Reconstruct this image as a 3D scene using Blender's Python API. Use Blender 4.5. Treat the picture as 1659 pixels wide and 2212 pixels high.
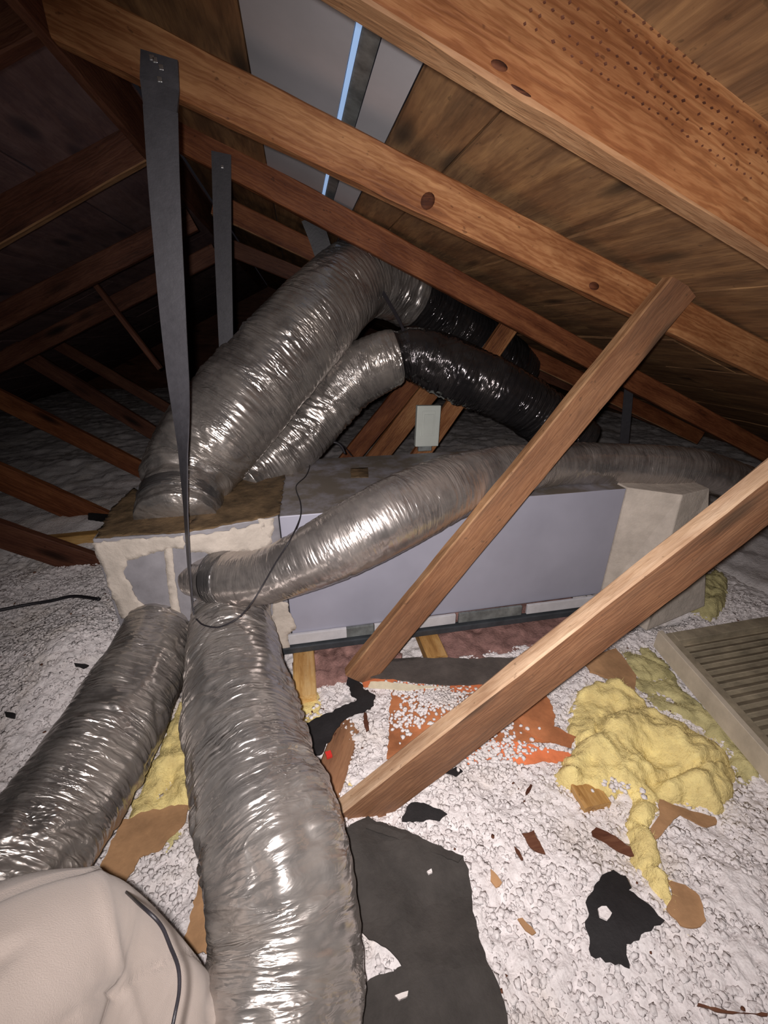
import bpy, bmesh, math, random
import numpy as np
from mathutils import Vector, Matrix
from mathutils.geometry import delaunay_2d_cdt
for o in list(bpy.data.objects): bpy.data.objects.remove(o)
random.seed(7); rng = np.random.default_rng(7)
S = bpy.context.scene; COL = S.collection

# ---------------------------------------------------------------- camera, world, light, exposure
FPX = 900.0; PITCH = math.radians(23.8); YAW = math.radians(11)
CAM = np.array([0, 0, 1.15])
cam = bpy.data.objects.new('camera', bpy.data.cameras.new('camera')); COL.objects.link(cam)
cam.location = CAM; cam.rotation_euler = (math.pi/2-PITCH, 0, -YAW)
cam.data.sensor_fit = 'VERTICAL'; cam.data.sensor_height = 24; cam.data.lens = 24*FPX/2212
cam.data.clip_start = .02
S.camera = cam
w = bpy.data.worlds.new('attic_air'); S.world = w; w.use_nodes = True
w.node_tree.nodes['Background'].inputs[0].default_value = (.55, .5, .62, 1)
w.node_tree.nodes['Background'].inputs[1].default_value = .012
S.view_settings.view_transform = 'Standard'; S.view_settings.look = 'None'
S.view_settings.gamma = 1; S.view_settings.use_curve_mapping = False
S.view_settings.exposure = 0
fl_d = bpy.data.lights.new('phone_flash', 'SPOT'); fl_d.energy = 96; fl_d.shadow_soft_size = .009
fl_d.color = (1, .93, .91); fl_d.spot_size = math.radians(138); fl_d.spot_blend = 1
flash = bpy.data.objects.new('phone_flash', fl_d); COL.objects.link(flash)
flash.location = (-.022, -.004, 1.165); flash.rotation_euler = (math.radians(90-30), 0, math.radians(-19))

# ---------------------------------------------------------------- view geometry helpers (pixel of the photograph -> point on a real plane)
_R = np.array([math.cos(YAW), -math.sin(YAW), 0]); _Fh = np.array([math.sin(YAW), math.cos(YAW), 0]); _Z = np.array([0, 0, 1.])
_F = _Fh*math.cos(PITCH)-_Z*math.sin(PITCH); _D = -_Fh*math.sin(PITCH)-_Z*math.cos(PITCH)
def ray(x, y): return _F+_R*(x-829.5)/FPX+_D*(y-1106)/FPX
def onv(x, y, v): d = ray(x, y); return CAM+d*v/d[1]
def onz(x, y, z): d = ray(x, y); return CAM+d*(z-CAM[2])/d[2]
def ond(x, y, dep): return CAM+ray(x, y)*dep
def onpl(x, y, P, n): d = ray(x, y); n = np.array(n, float); return CAM+d*np.dot(np.array(P)-CAM, n)/np.dot(d, n)

# ---------------------------------------------------------------- numpy noise
def _h(i, j, k, s):
    n = (i*374761393+j*668265263+k*2147483647+s*1274126177) & 0xffffffff
    n = ((n ^ (n >> 13))*1274126177) & 0xffffffff
    n = ((n ^ (n >> 16))*2246822519) & 0xffffffff
    return ((n ^ (n >> 15)) & 0xffffff)/float(0xffffff)*2-1
def vn(x, y, z=0, s=0):
    x = np.asarray(x, float); y = np.asarray(y, float)+0*x; z = np.asarray(z, float)+0*x
    xi, yi, zi = np.floor(x), np.floor(y), np.floor(z); a, b, c = x-xi, y-yi, z-zi
    a = a*a*(3-2*a); b = b*b*(3-2*b); c = c*c*(3-2*c)
    xi = xi.astype(np.int64); yi = yi.astype(np.int64); zi = zi.astype(np.int64); r = 0
    for dx in (0, 1):
        for dy in (0, 1):
            for dz in (0, 1):
                r = r+_h(xi+dx, yi+dy, zi+dz, s)*(a if dx else 1-a)*(b if dy else 1-b)*(c if dz else 1-c)
    return r
def fbm(x, y, z=0, s=0, o=3):
    r = 0; a = 1
    for i in range(o): r = r+a*vn(x*2**i, y*2**i, z*2**i, s+i*17); a *= .5
    return r
def worley(x, y, s=0):
    xi = np.floor(x).astype(np.int64); yi = np.floor(y).astype(np.int64); best = np.full(x.shape, 9.); 
    for dx in (-1, 0, 1):
        for dy in (-1, 0, 1):
            px = xi+dx+.5+.5*_h(xi+dx, yi+dy, xi*0, s); py = yi+dy+.5+.5*_h(xi+dx, yi+dy, xi*0, s+5)
            best = np.minimum(best, (px-x)**2+(py-y)**2)
    return np.sqrt(best)
def ss(a, b, x): t = np.clip((x-a)/(b-a), 0, 1); return t*t*(3-2*t)

def floor_h(x, y):
    """height of the loose insulation surface"""
    x = np.asarray(x, float); y = np.asarray(y, float)
    h = .022*fbm(x*2.2+4, y*2.2, 0, 3, 3)+.010*vn(x*9, y*9, 0, 8)
    h = h+.11*ss(-.5, -.9, x)+.10*np.exp(-((x+.80)**2+(y-1.33)**2)/.05)
    h = h+.05*ss(.9, 1.5, x)*ss(1.0, .5, y)+.03*ss(1.9, 2.3, y)
    h = h-.07*ss(1.14, 1.24, y)*ss(2.0, 1.9, y)*ss(-.62, -.5, x)*ss(1.65, 1.5, x)
    h = h+.05*ss(.25, .9, x)*ss(.6, .2, y)
    return h
def onf(x, y, off=0.):
    z = .03
    for i in range(8): P = onz(x, y, z); z = .5*z+.5*(float(floor_h(P[0], P[1]))+off)
    return onz(x, y, z)

# ---------------------------------------------------------------- node helpers / materials
def newmat(name):
    m = bpy.data.materials.new(name); m.use_nodes = True; nt = m.node_tree
    return m, nt, nt.nodes['Principled BSDF']
class N:
    def __init__(s, nt): s.nt = nt
    def a(s, t, ins=None, **kw):
        n = s.nt.nodes.new(t)
        for k, v in kw.items(): setattr(n, k, v)
        for k, v in (ins or {}).items():
            if isinstance(v, bpy.types.NodeSocket): s.nt.links.new(v, n.inputs[k])
            else: n.inputs[k].default_value = v
        return n
    def ramp(s, fac, stops, interp='LINEAR'):
        n = s.nt.nodes.new('ShaderNodeValToRGB'); s.nt.links.new(fac, n.inputs[0]); r = n.color_ramp; r.interpolation = interp
        while len(r.elements) < len(stops): r.elements.new(.5)
        for e, (p, c) in zip(r.elements, stops): e.position = p; e.color = c if len(c) == 4 else (*c, 1)
        return n.outputs[0]
    def mix(s, f, a, b, t='MIX'):
        n = s.nt.nodes.new('ShaderNodeMix'); n.data_type = 'RGBA'; n.blend_type = t
        for i, v in ((0, f), (6, a), (7, b)):
            if isinstance(v, bpy.types.NodeSocket): s.nt.links.new(v, n.inputs[i])
            else: n.inputs[i].default_value = v if i == 0 or len(v) == 4 else (*v, 1)
        return n.outputs[2]
    def noise(s, vec, scale, detail=4, rough=.6, dist=0): return s.a('ShaderNodeTexNoise', {'Vector': vec, 'Scale': scale, 'Detail': detail, 'Roughness': rough, 'Distortion': dist}).outputs[0]
    def math(s, op, a, b=0): return s.a('ShaderNodeMath', {0: a, 1: b}, operation=op).outputs[0]
    def mapv(s, vec, sc, loc=(0, 0, 0)): return s.a('ShaderNodeMapping', {'Vector': vec, 'Scale': sc, 'Location': loc}).outputs[0]
def bump(n, h, strength, dist, normal=None):
    d = {'Height': h, 'Strength': strength, 'Distance': dist}
    if normal is not None: d['Normal'] = normal
    return n.a('ShaderNodeBump', d).outputs[0]

def wood(name, dark, mid, light, knots=True, rough=.62, bandsc=9, weather=0.0, grey=(.3, .27, .24)):
    m, nt, b = newmat(name); n = N(nt)
    co = n.a('ShaderNodeTexCoord').outputs['Object']; ri = n.a('ShaderNodeObjectInfo').outputs['Random']
    off = n.a('ShaderNodeVectorMath', {0: co, 1: n.a('ShaderNodeCombineXYZ', {0: n.math('MULTIPLY', ri, 37), 1: n.math('MULTIPLY', ri, 3.1), 2: n.math('MULTIPLY', ri, 1.7)}).outputs[0]}, operation='ADD').outputs[0]
    v1 = n.mapv(off, (1.6, 13, 13)); big = n.noise(v1, 1.0, 5, .62, .9)
    wv = n.a('ShaderNodeTexWave', {'Vector': n.mapv(off, (.9, 5, 5)), 'Scale': bandsc*.55, 'Distortion': 16, 'Detail': 4, 'Detail Scale': 1.1, 'Detail Roughness': .65}, wave_type='BANDS', bands_direction='Z').outputs['Fac']
    fine = n.noise(n.mapv(off, (7, 190, 190)), 1, 4, .65)
    f = n.math('ADD', n.math('MULTIPLY', big, .86), n.math('ADD', n.math('MULTIPLY', wv, .11), n.math('MULTIPLY', fine, .22)))
    c = n.ramp(f, [(.33, dark), (.56, mid), (.80, light)])
    blot = n.ramp(n.noise(n.mapv(off, (3, 7, 7)), 1.3, 4, .6), [(.38, (.6, .52, .48)), (.62, (1, 1, 1))])
    c = n.mix(.8, c, blot, 'MULTIPLY')
    if knots:
        vo = n.a('ShaderNodeTexVoronoi', {'Vector': n.mapv(off, (2.1, 7.5, 7.5)), 'Scale': 1.0, 'Randomness': 1}).outputs['Distance']
        k = n.ramp(vo, [(.04, (1, 1, 1)), (.12, (.75, .75, .75)), (.22, (0, 0, 0))])
        c = n.mix(k, c, tuple(x*.28 for x in dark))
    sp = n.ramp(n.noise(n.mapv(off, (45, 75, 75)), 1, 2, .5), [(.69, (0, 0, 0)), (.74, (1, 1, 1))])
    c = n.mix(n.math('MULTIPLY', sp, .5), c, tuple(x*.35 for x in dark))
    if weather: c = n.mix(n.math('MULTIPLY', n.noise(n.mapv(off, (2, 14, 14)), 1.5, 5, .7), weather*1.6), c, grey)
    nt.links.new(c, b.inputs['Base Color']); b.inputs['Roughness'].default_value = rough
    b.inputs['Specular IOR Level'].default_value = .25
    nt.links.new(bump(n, n.math('ADD', fine, n.math('MULTIPLY', wv, .5)), .5, .0016), b.inputs['Normal'])
    return m
M = {}
M['rafter'] = wood('rafter_wood', (.11, .036, .016), (.29, .118, .045), (.50, .26, .115))
M['rafter_dim'] = wood('rafter_wood_dim', (.085, .024, .010), (.20, .066, .026), (.33, .13, .052))  # darker copy of the rafter wood, dimness of farther boards put into colour
M['brace'] = wood('brace_wood', (.085, .028, .013), (.22, .088, .038), (.36, .17, .08), weather=.22, grey=(.42, .29, .19))
M['cut'] = wood('pale_wood', (.33, .19, .11), (.52, .35, .22), (.66, .48, .33), knots=False)
M['stub'] = wood('yellow_wood', (.34, .17, .05), (.62, .37, .13), (.75, .52, .24), knots=False)
M['edge'] = wood('pale_edge_wood', (.22, .11, .05), (.36, .20, .10), (.50, .31, .17), knots=False)  # pale narrow faces; on the long brace, grazing light put into the colour
M['knot'] = wood('dark_knot_wood', (.02, .007, .005), (.055, .018, .009), (.15, .05, .02), knots=False, rough=.8)
M['olddim'] = wood('dim_old_wood', (.05, .02, .012), (.13, .05, .03), (.2, .09, .05))  # dark wood; on the left rafters its darkness stands in for weak light
M['ply'] = wood('sheathing_wood', (.085, .040, .016), (.25, .128, .055), (.48, .27, .115), rough=.6, bandsc=5, weather=.22, grey=(.30, .22, .15))
M['plyhaze'] = wood('sheathing_wood_hazed', (.11, .06, .055), (.25, .14, .12), (.36, .23, .20), rough=.8, weather=.4, grey=(.20, .16, .19))  # left slope boards; purplish flash haze painted into the wood colour

def foil(name, tint=(.80, .77, .75), dust=.25, rough=(.16, .42), b1=.9, met=.86):
    m, nt, b = newmat(name); n = N(nt)
    uv = n.a('ShaderNodeAttribute', attribute_name='wrap').outputs['Vector']
    patchy = n.ramp(n.noise(n.mapv(uv, (9, 7, 7)), 1, 3, .6), [(.40, (.12, .12, .12)), (.60, (1, 1, 1))])
    wr = n.noise(n.mapv(uv, (38, 9, 9)), 1, 2, .5, .9)
    rid = n.math('ABSOLUTE', n.math('SUBTRACT', wr, .5))
    rid2 = n.math('ABSOLUTE', n.math('SUBTRACT', n.noise(n.mapv(uv, (85, 24, 24), (3, 7, 0)), 1, 2, .55, .9), .5))
    fine = n.noise(n.mapv(uv, (300, 90, 90)), 1, 2, .5)
    rib = n.a('ShaderNodeTexWave', {'Vector': n.mapv(uv, (1, .02, .02)), 'Scale': 34, 'Distortion': .4, 'Detail': 1}, bands_direction='X').outputs['Fac']
    h = n.math('ADD', n.math('MULTIPLY', n.math('ADD', n.math('MULTIPLY', rid, -3.2), n.math('MULTIPLY', rid2, -.9)), patchy), n.math('ADD', n.math('MULTIPLY', n.math('MULTIPLY', rib, patchy), .16), n.math('MULTIPLY', fine, .05)))
    nt.links.new(bump(n, h, b1, .006), b.inputs['Normal'])
    dn = n.noise(n.mapv(uv, (6, 5, 5)), 1, 6, .7)
    d = n.ramp(dn, [(.42, (0, 0, 0)), (.72, (1, 1, 1))])
    c = n.mix(n.math('MULTIPLY', d, dust*1.5), tint, (.26, .215, .17))
    nt.links.new(c, b.inputs['Base Color'])
    mt = n.math('SUBTRACT', 1.0, n.math('MULTIPLY', d, dust)); nt.links.new(n.math('MULTIPLY', mt, met), b.inputs['Metallic'])
    rr = n.a('ShaderNodeMapRange', {'Value': n.noise(n.mapv(uv, (12, 9, 9)), 1, 4, .6), 'From Min': .3, 'From Max': .7, 'To Min': rough[0], 'To Max': rough[1]}).outputs[0]
    nt.links.new(rr, b.inputs['Roughness'])
    return m
M['foil'] = foil('aluminised_film', (.54, .51, .49), .35, (.19, .34), .75)
M['foil_b'] = foil('aluminised_film_dusty', (.44, .41, .39), .4, (.19, .36), .75)
M['foil_s'] = foil('aluminised_film_smooth', (.50, .46, .44), .35, (.20, .33), .4)
M['foil_d'] = foil('aluminised_film_dark', (.26, .25, .25), .15, (.18, .34), .9)
M['foil_shade'] = foil('aluminised_film_shaded', (.085, .08, .085), .1, (.14, .26), .9)  # shade of duct halves turned away, put into the film tint
def simple(name, col, rough=.7, metal=0, var=.25, vs=18, bs=.3, bd=.002, spec=.4, bsc=120):
    m, nt, b = newmat(name); n = N(nt); co = n.a('ShaderNodeTexCoord').outputs['Object']
    f = n.noise(co, vs, 5, .65); c = n.ramp(f, [(.3, tuple(x*(1-var) for x in col)), (.7, tuple(min(1, x*(1+var)) for x in col))])
    nt.links.new(c, b.inputs['Base Color']); b.inputs['Roughness'].default_value = rough; b.inputs['Metallic'].default_value = metal
    b.inputs['Specular IOR Level'].default_value = spec
    nt.links.new(bump(n, n.noise(co, bsc, 4, .7), bs, bd), b.inputs['Normal'])
    return m
M['strap'] = simple('charcoal_strap', (.060, .058, .066), .5, 0, .15, 40)
M['felt'] = simple('black_felt', (.016, .014, .015), .75, 0, .35, 14, .6)
M['feltgrey'] = simple('grey_felt', (.048, .042, .038), .85, 0, .3, 12, .7)
M['feltbrown'] = simple('brown_felt', (.085, .07, .062), .85, 0, .3, 12, .7)
M['mastic'] = simple('cream_mastic', (.52, .46, .40), .8, 0, .16, 13, .8, .004, .3, 45)
M['stain'] = simple('brown_mastic_stain', (.13, .085, .045), .8, 0, .55, 16, .9, .004, .3, 50)
M['batt'] = simple('yellow_fibreglass', (.86, .685, .30), .95, 0, .22, 22, 1, .006, .1, 90)
M['battdim'] = simple('dusty_yellow_fibreglass', (.56, .50, .25), .95, 0, .3, 22, 1, .006, .1, 90)
M['pink'] = simple('pink_fibreglass', (.30, .17, .15), .95, 0, .4, 25, 1, .006, .1)
M['kraft'] = simple('brown_kraft_paper', (.42, .24, .12), .85, 0, .3, 10, .4)
M['orange'] = simple('orange_brown_board', (.45, .17, .07), .8, 0, .35, 9, .4)
M['orangeb'] = simple('bright_orange_board', (.75, .22, .09), .7, 0, .3, 9, .4)
M['paint'] = simple('ivory_plastic', (.50, .53, .49), .45, 0, .06, 8, .1)
M['grille'] = simple('dusty_ivory_metal', (.33, .28, .20), .6, 0, .35, 14, .4)
M['grillef'] = simple('ivory_frame_metal', (.55, .48, .38), .6, 0, .2, 10, .3)
M['cleat'] = simple('white_tape', (.55, .54, .56), .55, 0, .12, 15, .3)
M['gmetal'] = simple('dull_grey_metal', (.20, .215, .21), .5, .3, .5, 18, .3)
M['dmetal'] = simple('dark_steel', (.07, .078, .088), .5, .4, .3, 12, .3)
M['wire'] = simple('black_wire', (.02, .018, .022), .5)
M['white'] = simple('white_tape_scrap', (.72, .66, .64), .6, 0, .1)
M['red'] = simple('red_plastic', (.7, .04, .03), .5, 0, .1)
M['steel'] = simple('bright_steel', (.7, .7, .7), .25, .9, .1)
M['cream'] = simple('cream_paper', (.78, .70, .52), .8, 0, .15)
def duct_metal():
    m, nt, b = newmat('grey_duct_metal'); n = N(nt); tc = n.a('ShaderNodeTexCoord'); co = tc.outputs['Object']
    c = n.ramp(n.noise(co, 2.5, 4, .6), [(.35, (.33, .33, .40)), (.65, (.39, .39, .47))])
    nz = n.a('ShaderNodeSeparateXYZ', {0: n.a('ShaderNodeNewGeometry').outputs['Normal']}).outputs[2]
    dust = n.ramp(n.math('MULTIPLY', n.math('MULTIPLY', nz, 1.35), n.noise(co, 7, 6, .7)), [(.3, (0, 0, 0)), (.75, (1, 1, 1))])
    c = n.mix(dust, c, (.17, .145, .12))
    nt.links.new(c, b.inputs['Base Color']); b.inputs['Metallic'].default_value = .12
    b.inputs['Roughness'].default_value = .52; b.inputs['Specular IOR Level'].default_value = .35
    nt.links.new(bump(n, n.noise(co, 6, 3, .5), .15, .01), b.inputs['Normal'])
    return m
M['duct'] = duct_metal()
M['ductgrey'] = simple('dirty_grey_duct_metal', (.27, .26, .28), .55, .1, .25, 9, .2)
def fluff():
    m, nt, b = newmat('white_loose_fill'); n = N(nt); co = n.a('ShaderNodeTexCoord').outputs['Object']
    v = n.noise(co, 55, 5, .7); big = n.noise(co, 3.2, 5, .65)
    c = n.ramp(v, [(.3, (.70, .65, .645)), (.6, (.86, .815, .81))])
    c = n.mix(n.ramp(big, [(.50, (0, 0, 0)), (.72, (.6, .6, .6))]), c, (.60, .52, .43))
    sp = n.ramp(n.noise(co, 130, 2, .5), [(.70, (0, 0, 0)), (.76, (1, 1, 1))]); c = n.mix(n.math('MULTIPLY', sp, .55), c, (.16, .12, .1))
    nt.links.new(c, b.inputs['Base Color']); b.inputs['Roughness'].default_value = .95; b.inputs['Specular IOR Level'].default_value = .15
    vo = n.a('ShaderNodeTexVoronoi', {'Vector': n.a('ShaderNodeVectorMath', {0: co, 1: n.mapv(n.a('ShaderNodeTexNoise', {'Vector': co, 'Scale': 60}).outputs[1], (.01, .01, .01))}, operation='ADD').outputs[0], 'Scale': 170}).outputs['Distance']
    nt.links.new(bump(n, n.math('ADD', vo, n.math('MULTIPLY', v, 2.2)), .45, .004), b.inputs['Normal'])
    return m
M['fluff'] = fluff()
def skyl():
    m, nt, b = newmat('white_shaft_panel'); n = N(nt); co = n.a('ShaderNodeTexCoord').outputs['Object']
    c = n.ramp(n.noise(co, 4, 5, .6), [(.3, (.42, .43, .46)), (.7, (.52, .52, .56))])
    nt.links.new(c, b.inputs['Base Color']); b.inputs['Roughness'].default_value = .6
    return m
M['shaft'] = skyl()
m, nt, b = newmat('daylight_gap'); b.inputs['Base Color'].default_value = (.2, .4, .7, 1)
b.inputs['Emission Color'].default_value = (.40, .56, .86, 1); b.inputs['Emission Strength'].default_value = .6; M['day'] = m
def cloth():
    m, nt, b = newmat('beige_cotton'); n = N(nt); uv = n.a('ShaderNodeUVMap', uv_map='UVMap').outputs[0]
    c = n.ramp(n.noise(n.mapv(uv, (9, 9, 1)), 1, 4, .6), [(.3, (.44, .37, .325)), (.7, (.50, .425, .38))])
    nt.links.new(c, b.inputs['Base Color']); b.inputs['Roughness'].default_value = .9; b.inputs['Sheen Weight'].default_value = .25
    h = n.math('ADD', n.noise(n.mapv(uv, (900, 900, 1)), 1, 2), n.math('MULTIPLY', n.noise(n.mapv(uv, (18, 7, 1)), 1, 3, .5, .5), 6))
    nt.links.new(bump(n, h, .35, .003), b.inputs['Normal'])
    return m
M['cloth'] = cloth()

# ---------------------------------------------------------------- object helpers
def tag(o, label=None, cat=None, group=None, kind=None):
    for k, v in (('label', label), ('category', cat), ('group', group), ('kind', kind)):
        if v: o[k] = v
    return o
def obj(name, V, Fc, mat, parent=None, smooth=False, uv=None, mats=None, fm=None):
    me = bpy.data.meshes.new(name); V = np.asarray(V, np.float64)
    if isinstance(Fc, np.ndarray) and Fc.ndim == 2:
        k = Fc.shape[1]; nf = len(Fc)
        me.vertices.add(len(V)); me.vertices.foreach_set('co', V.ravel())
        me.loops.add(nf*k); me.loops.foreach_set('vertex_index', Fc.ravel().astype(np.int32))
        me.polygons.add(nf); me.polygons.foreach_set('loop_start', np.arange(0, nf*k, k, dtype=np.int32))
        me.polygons.foreach_set('loop_total', np.full(nf, k, np.int32)); me.update(calc_edges=True); me.validate()
    else: me.from_pydata([tuple(v) for v in V], [], [tuple(f) for f in Fc]); me.update()
    if smooth: me.polygons.foreach_set('use_smooth', [True]*len(me.polygons))
    if uv is not None:
        l = me.uv_layers.new(name='UVMap'); vi = np.empty(len(me.loops), np.int32); me.loops.foreach_get('vertex_index', vi)
        l.data.foreach_set('uv', np.asarray(uv, np.float32)[vi].ravel())
    me.materials.append(mat)
    for x in (mats or []): me.materials.append(x)
    if fm is not None: me.polygons.foreach_set('material_index', fm)
    o = bpy.data.objects.new(name, me); COL.objects.link(o)
    if parent is not None: o.parent = parent
    return o
def empty(name, loc=(0, 0, 0)):
    o = bpy.data.objects.new(name, None); o.location = loc; o.empty_display_size = .05; COL.objects.link(o); return o
def root(name, label, cat, group=None): return tag(empty(name), label, cat, group)

def lumber(name, P0, P1, h, t, mat, parent=None, up=(0, 0, 1), anchor='low_near', tdir=(0, 1, 0), wear=.0015, ends=(None, None), seed=0, topmat=None, botmat=None):
    """board of depth h (along up) and thickness t (along tdir); P0-P1 is its lower near edge or its centre line"""
    P0 = np.array(P0, float); P1 = np.array(P1, float); L = np.linalg.norm(P1-P0); X = (P1-P0)/L
    T = np.array(tdir, float); T -= X*np.dot(T, X); T /= np.linalg.norm(T); U = np.cross(X, T); 
    if np.dot(U, np.array(up, float)) < 0: U = -U
    n = max(3, int(L/.05)); xs = np.linspace(0, L, n+1)
    c = min(.004, t*.1); prof = [(c, 0), (t-c, 0), (t, c), (t, h-c), (t-c, h), (c, h), (0, h-c), (0, c)]
    # split long faces once for gentle irregularity
    prof = [(c, 0), (t/2, 0), (t-c, 0), (t, c), (t, h/2), (t, h-c), (t-c, h), (t/2, h), (c, h), (0, h-c), (0, h*.66), (0, h*.33), (0, c)]
    if anchor == 'centre': prof = [(a-t/2, b-h/2) for a, b in prof]
    k = len(prof); V = []
    for i, x in enumerate(xs):
        for j, (a, b_) in enumerate(prof):
            dx = 0
            if i == 0 and ends[0] is not None: dx = ends[0]*(b_ if anchor != 'centre' else b_+h/2)
            if i == n and ends[1] is not None: dx = -ends[1]*(b_ if anchor != 'centre' else b_+h/2)
            q = wear*np.array([vn(x*14+seed, j*1.7, 0, 5), vn(x*14+seed, j*1.7, 3, 9)])
            V.append((x+dx, a+q[0], b_+q[1]))
    Fc = []
    for i in range(n):
        for j in range(k): a = i*k+j; b_ = i*k+(j+1) % k; Fc.append((a, b_, b_+k, a+k))
    Fc.append(tuple(range(k-1, -1, -1))); Fc.append(tuple(range(n*k, n*k+k)))
    o = obj(name, V, Fc, mat, None, mats=[topmat or mat, botmat or mat])
    for f_ in o.data.polygons:
        js = {q % k for q in f_.vertices}
        if len(f_.vertices) == 4 and js <= {5, 6, 7, 8, 9}: f_.material_index = 1
        if len(f_.vertices) == 4 and js <= {12, 0, 1, 2, 3}: f_.material_index = 2
    Mx = Matrix(((X[0], T[0], U[0], P0[0]), (X[1], T[1], U[1], P0[1]), (X[2], T[2], U[2], P0[2]), (0, 0, 0, 1)))
    if Mx.to_3x3().determinant() < 0: o.data.flip_normals()
    # mirror-safe: negative determinant baked into the mesh
    if Mx.to_3x3().determinant() < 0:
        o.data.transform(Matrix.Diagonal((1, -1, 1, 1))); o.data.flip_normals(); o.data.flip_normals()
        Mx = Matrix(((X[0], -T[0], U[0], P0[0]), (X[1], -T[1], U[1], P0[1]), (X[2], -T[2], U[2], P0[2]), (0, 0, 0, 1)))
    o.matrix_world = Mx
    if parent is not None: o.parent = parent
    bm = bmesh.new(); bm.from_mesh(o.data); bmesh.ops.recalc_face_normals(bm, faces=bm.faces); bm.to_mesh(o.data); bm.free()
    return o

def smooth_path(P, n):
    P = np.array(P, float); m = len(P); t = np.linspace(0, m-1, n); out = []
    Q = np.vstack([2*P[0]-P[1], P, 2*P[-1]-P[-2]])
    for x in t:
        i = min(int(x), m-2); u = x-i; a, b_, c, d = Q[i], Q[i+1], Q[i+2], Q[i+3]
        out.append(.5*((2*b_)+(-a+c)*u+(2*a-5*b_+4*c-d)*u*u+(-a+3*b_-3*c+d)*u**3))
    return np.array(out)
def tube(name, pts, rad, mat, parent=None, seg=96, step=.004, wr=.0, rib=0., pitch=.022, big=0., seed=0, caps=True, flat=None, pinch=(), split=None):
    """pts: 3D points, rad: radius at each; wrinkled jacket when wr > 0"""
    A = smooth_path(np.hstack([np.array(pts, float), np.array(rad, float)[:, None]]), 400)
    L = np.concatenate([[0], np.cumsum(np.linalg.norm(np.diff(A[:, :3], axis=0), axis=1))])
    n = max(8, int(L[-1]/step)); s = np.linspace(0, L[-1], n+1)
    C = np.stack([np.interp(s, L, A[:, i]) for i in range(3)], 1); r = np.interp(s, L, A[:, 3])
    T = np.gradient(C, axis=0); T /= np.linalg.norm(T, axis=1)[:, None]
    N0 = np.cross(T[0], [0, 0, 1.]); N0 = N0/np.linalg.norm(N0) if np.linalg.norm(N0) > .1 else np.array([1., 0, 0])
    Ns = [N0]
    for i in range(1, n+1):
        v = Ns[-1]-T[i]*np.dot(Ns[-1], T[i]); Ns.append(v/np.linalg.norm(v))
    Ns = np.array(Ns); B = np.cross(T, Ns)
    th = np.linspace(0, 2*np.pi, seg, endpoint=False); SS, TH = np.meshgrid(s, th, indexing='ij'); R = np.repeat(r[:, None], seg, 1)
    cx, cy = np.cos(TH), np.sin(TH)
    if wr:
        k1 = .55*vn(SS*4, cx*.8, cy*.8, seed+9); q = SS+k1*R*np.sin(TH+seed)+.01*vn(SS*10, cx*2.2, cy*2.2, seed+8)
        a = np.abs(vn(q*27, cx*R*10, cy*R*10, seed+1)); k2 = .8*vn(SS*5+7, cx, cy, seed+5); q2 = SS+k2*R*np.cos(TH+seed)
        b2 = np.abs(vn(q2*46, cx*R*14+9, cy*R*14, seed+2))
        amp = .12+.88*ss(-.3, .35, fbm(SS*7, cx*1.5, cy*1.5, seed+3, 2))
        R = R+wr*2.0*amp*(np.clip(a, 0, .5)-.22)+wr*.9*amp*(np.clip(b2, 0, .45)-.2)
        R = R+rib*np.cos(2*np.pi*SS/pitch+TH)
        R = R+big*fbm(SS*5, cx*1.6, cy*1.6, seed+6, 2)
    for (ps, pw, pa) in pinch: R = R*(1-pa*np.exp(-((SS-ps*L[-1])/pw)**2)*(1+.25*np.cos(TH*11+seed)))
    V = C[:, None, :]+R[..., None]*(cx[..., None]*Ns[:, None, :]+cy[..., None]*B[:, None, :])
    rm = float(np.mean(r)); wrap = np.stack([SS, cx*rm, cy*rm], -1).reshape(-1, 3); uv = np.stack([SS, TH*rm], -1).reshape(-1, 2); V = V.reshape(-1, 3)
    i, j = np.meshgrid(np.arange(n), np.arange(seg), indexing='ij'); a = i*seg+j; b_ = i*seg+(j+1) % seg
    Fq = np.stack([a, b_, b_+seg, a+seg], -1).reshape(-1, 4)
    if caps:
        V = np.vstack([V, C[0], C[-1]]); uv = np.vstack([uv, [0, 0], [s[-1], 0]]); k = len(V)
        jj = np.arange(seg)
        c0 = np.stack([jj, (jj+1) % seg, np.full(seg, k-2), np.full(seg, k-2)], -1); c1 = np.stack([n*seg+jj, np.full(seg, k-1), np.full(seg, k-1), n*seg+(jj+1) % seg], -1)
        tri = [(int((x+1) % seg), int(x), k-2) for x in jj]+[(int(n*seg+x), int(n*seg+(x+1) % seg), k-1) for x in jj]
        me_f = [tuple(int(q) for q in f) for f in Fq]+tri
        o = obj(name, V, me_f, mat, parent, True, uv); wrap = np.vstack([wrap, [[0, 0, 0], [s[-1], 0, 0]]])
    else: o = obj(name, V, Fq, mat, parent, True, uv)
    at = o.data.attributes.new('wrap', 'FLOAT_VECTOR', 'POINT'); at.data.foreach_set('vector', wrap.astype(np.float32).ravel())
    if split:
        o.data.materials.append(split[1]); mi = np.zeros(len(o.data.polygons), np.int32); k0 = int(n*split[0])*seg; mi[k0:n*seg] = 1; mi[-seg:] = 1; o.data.polygons.foreach_set('material_index', mi)
    return o

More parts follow.
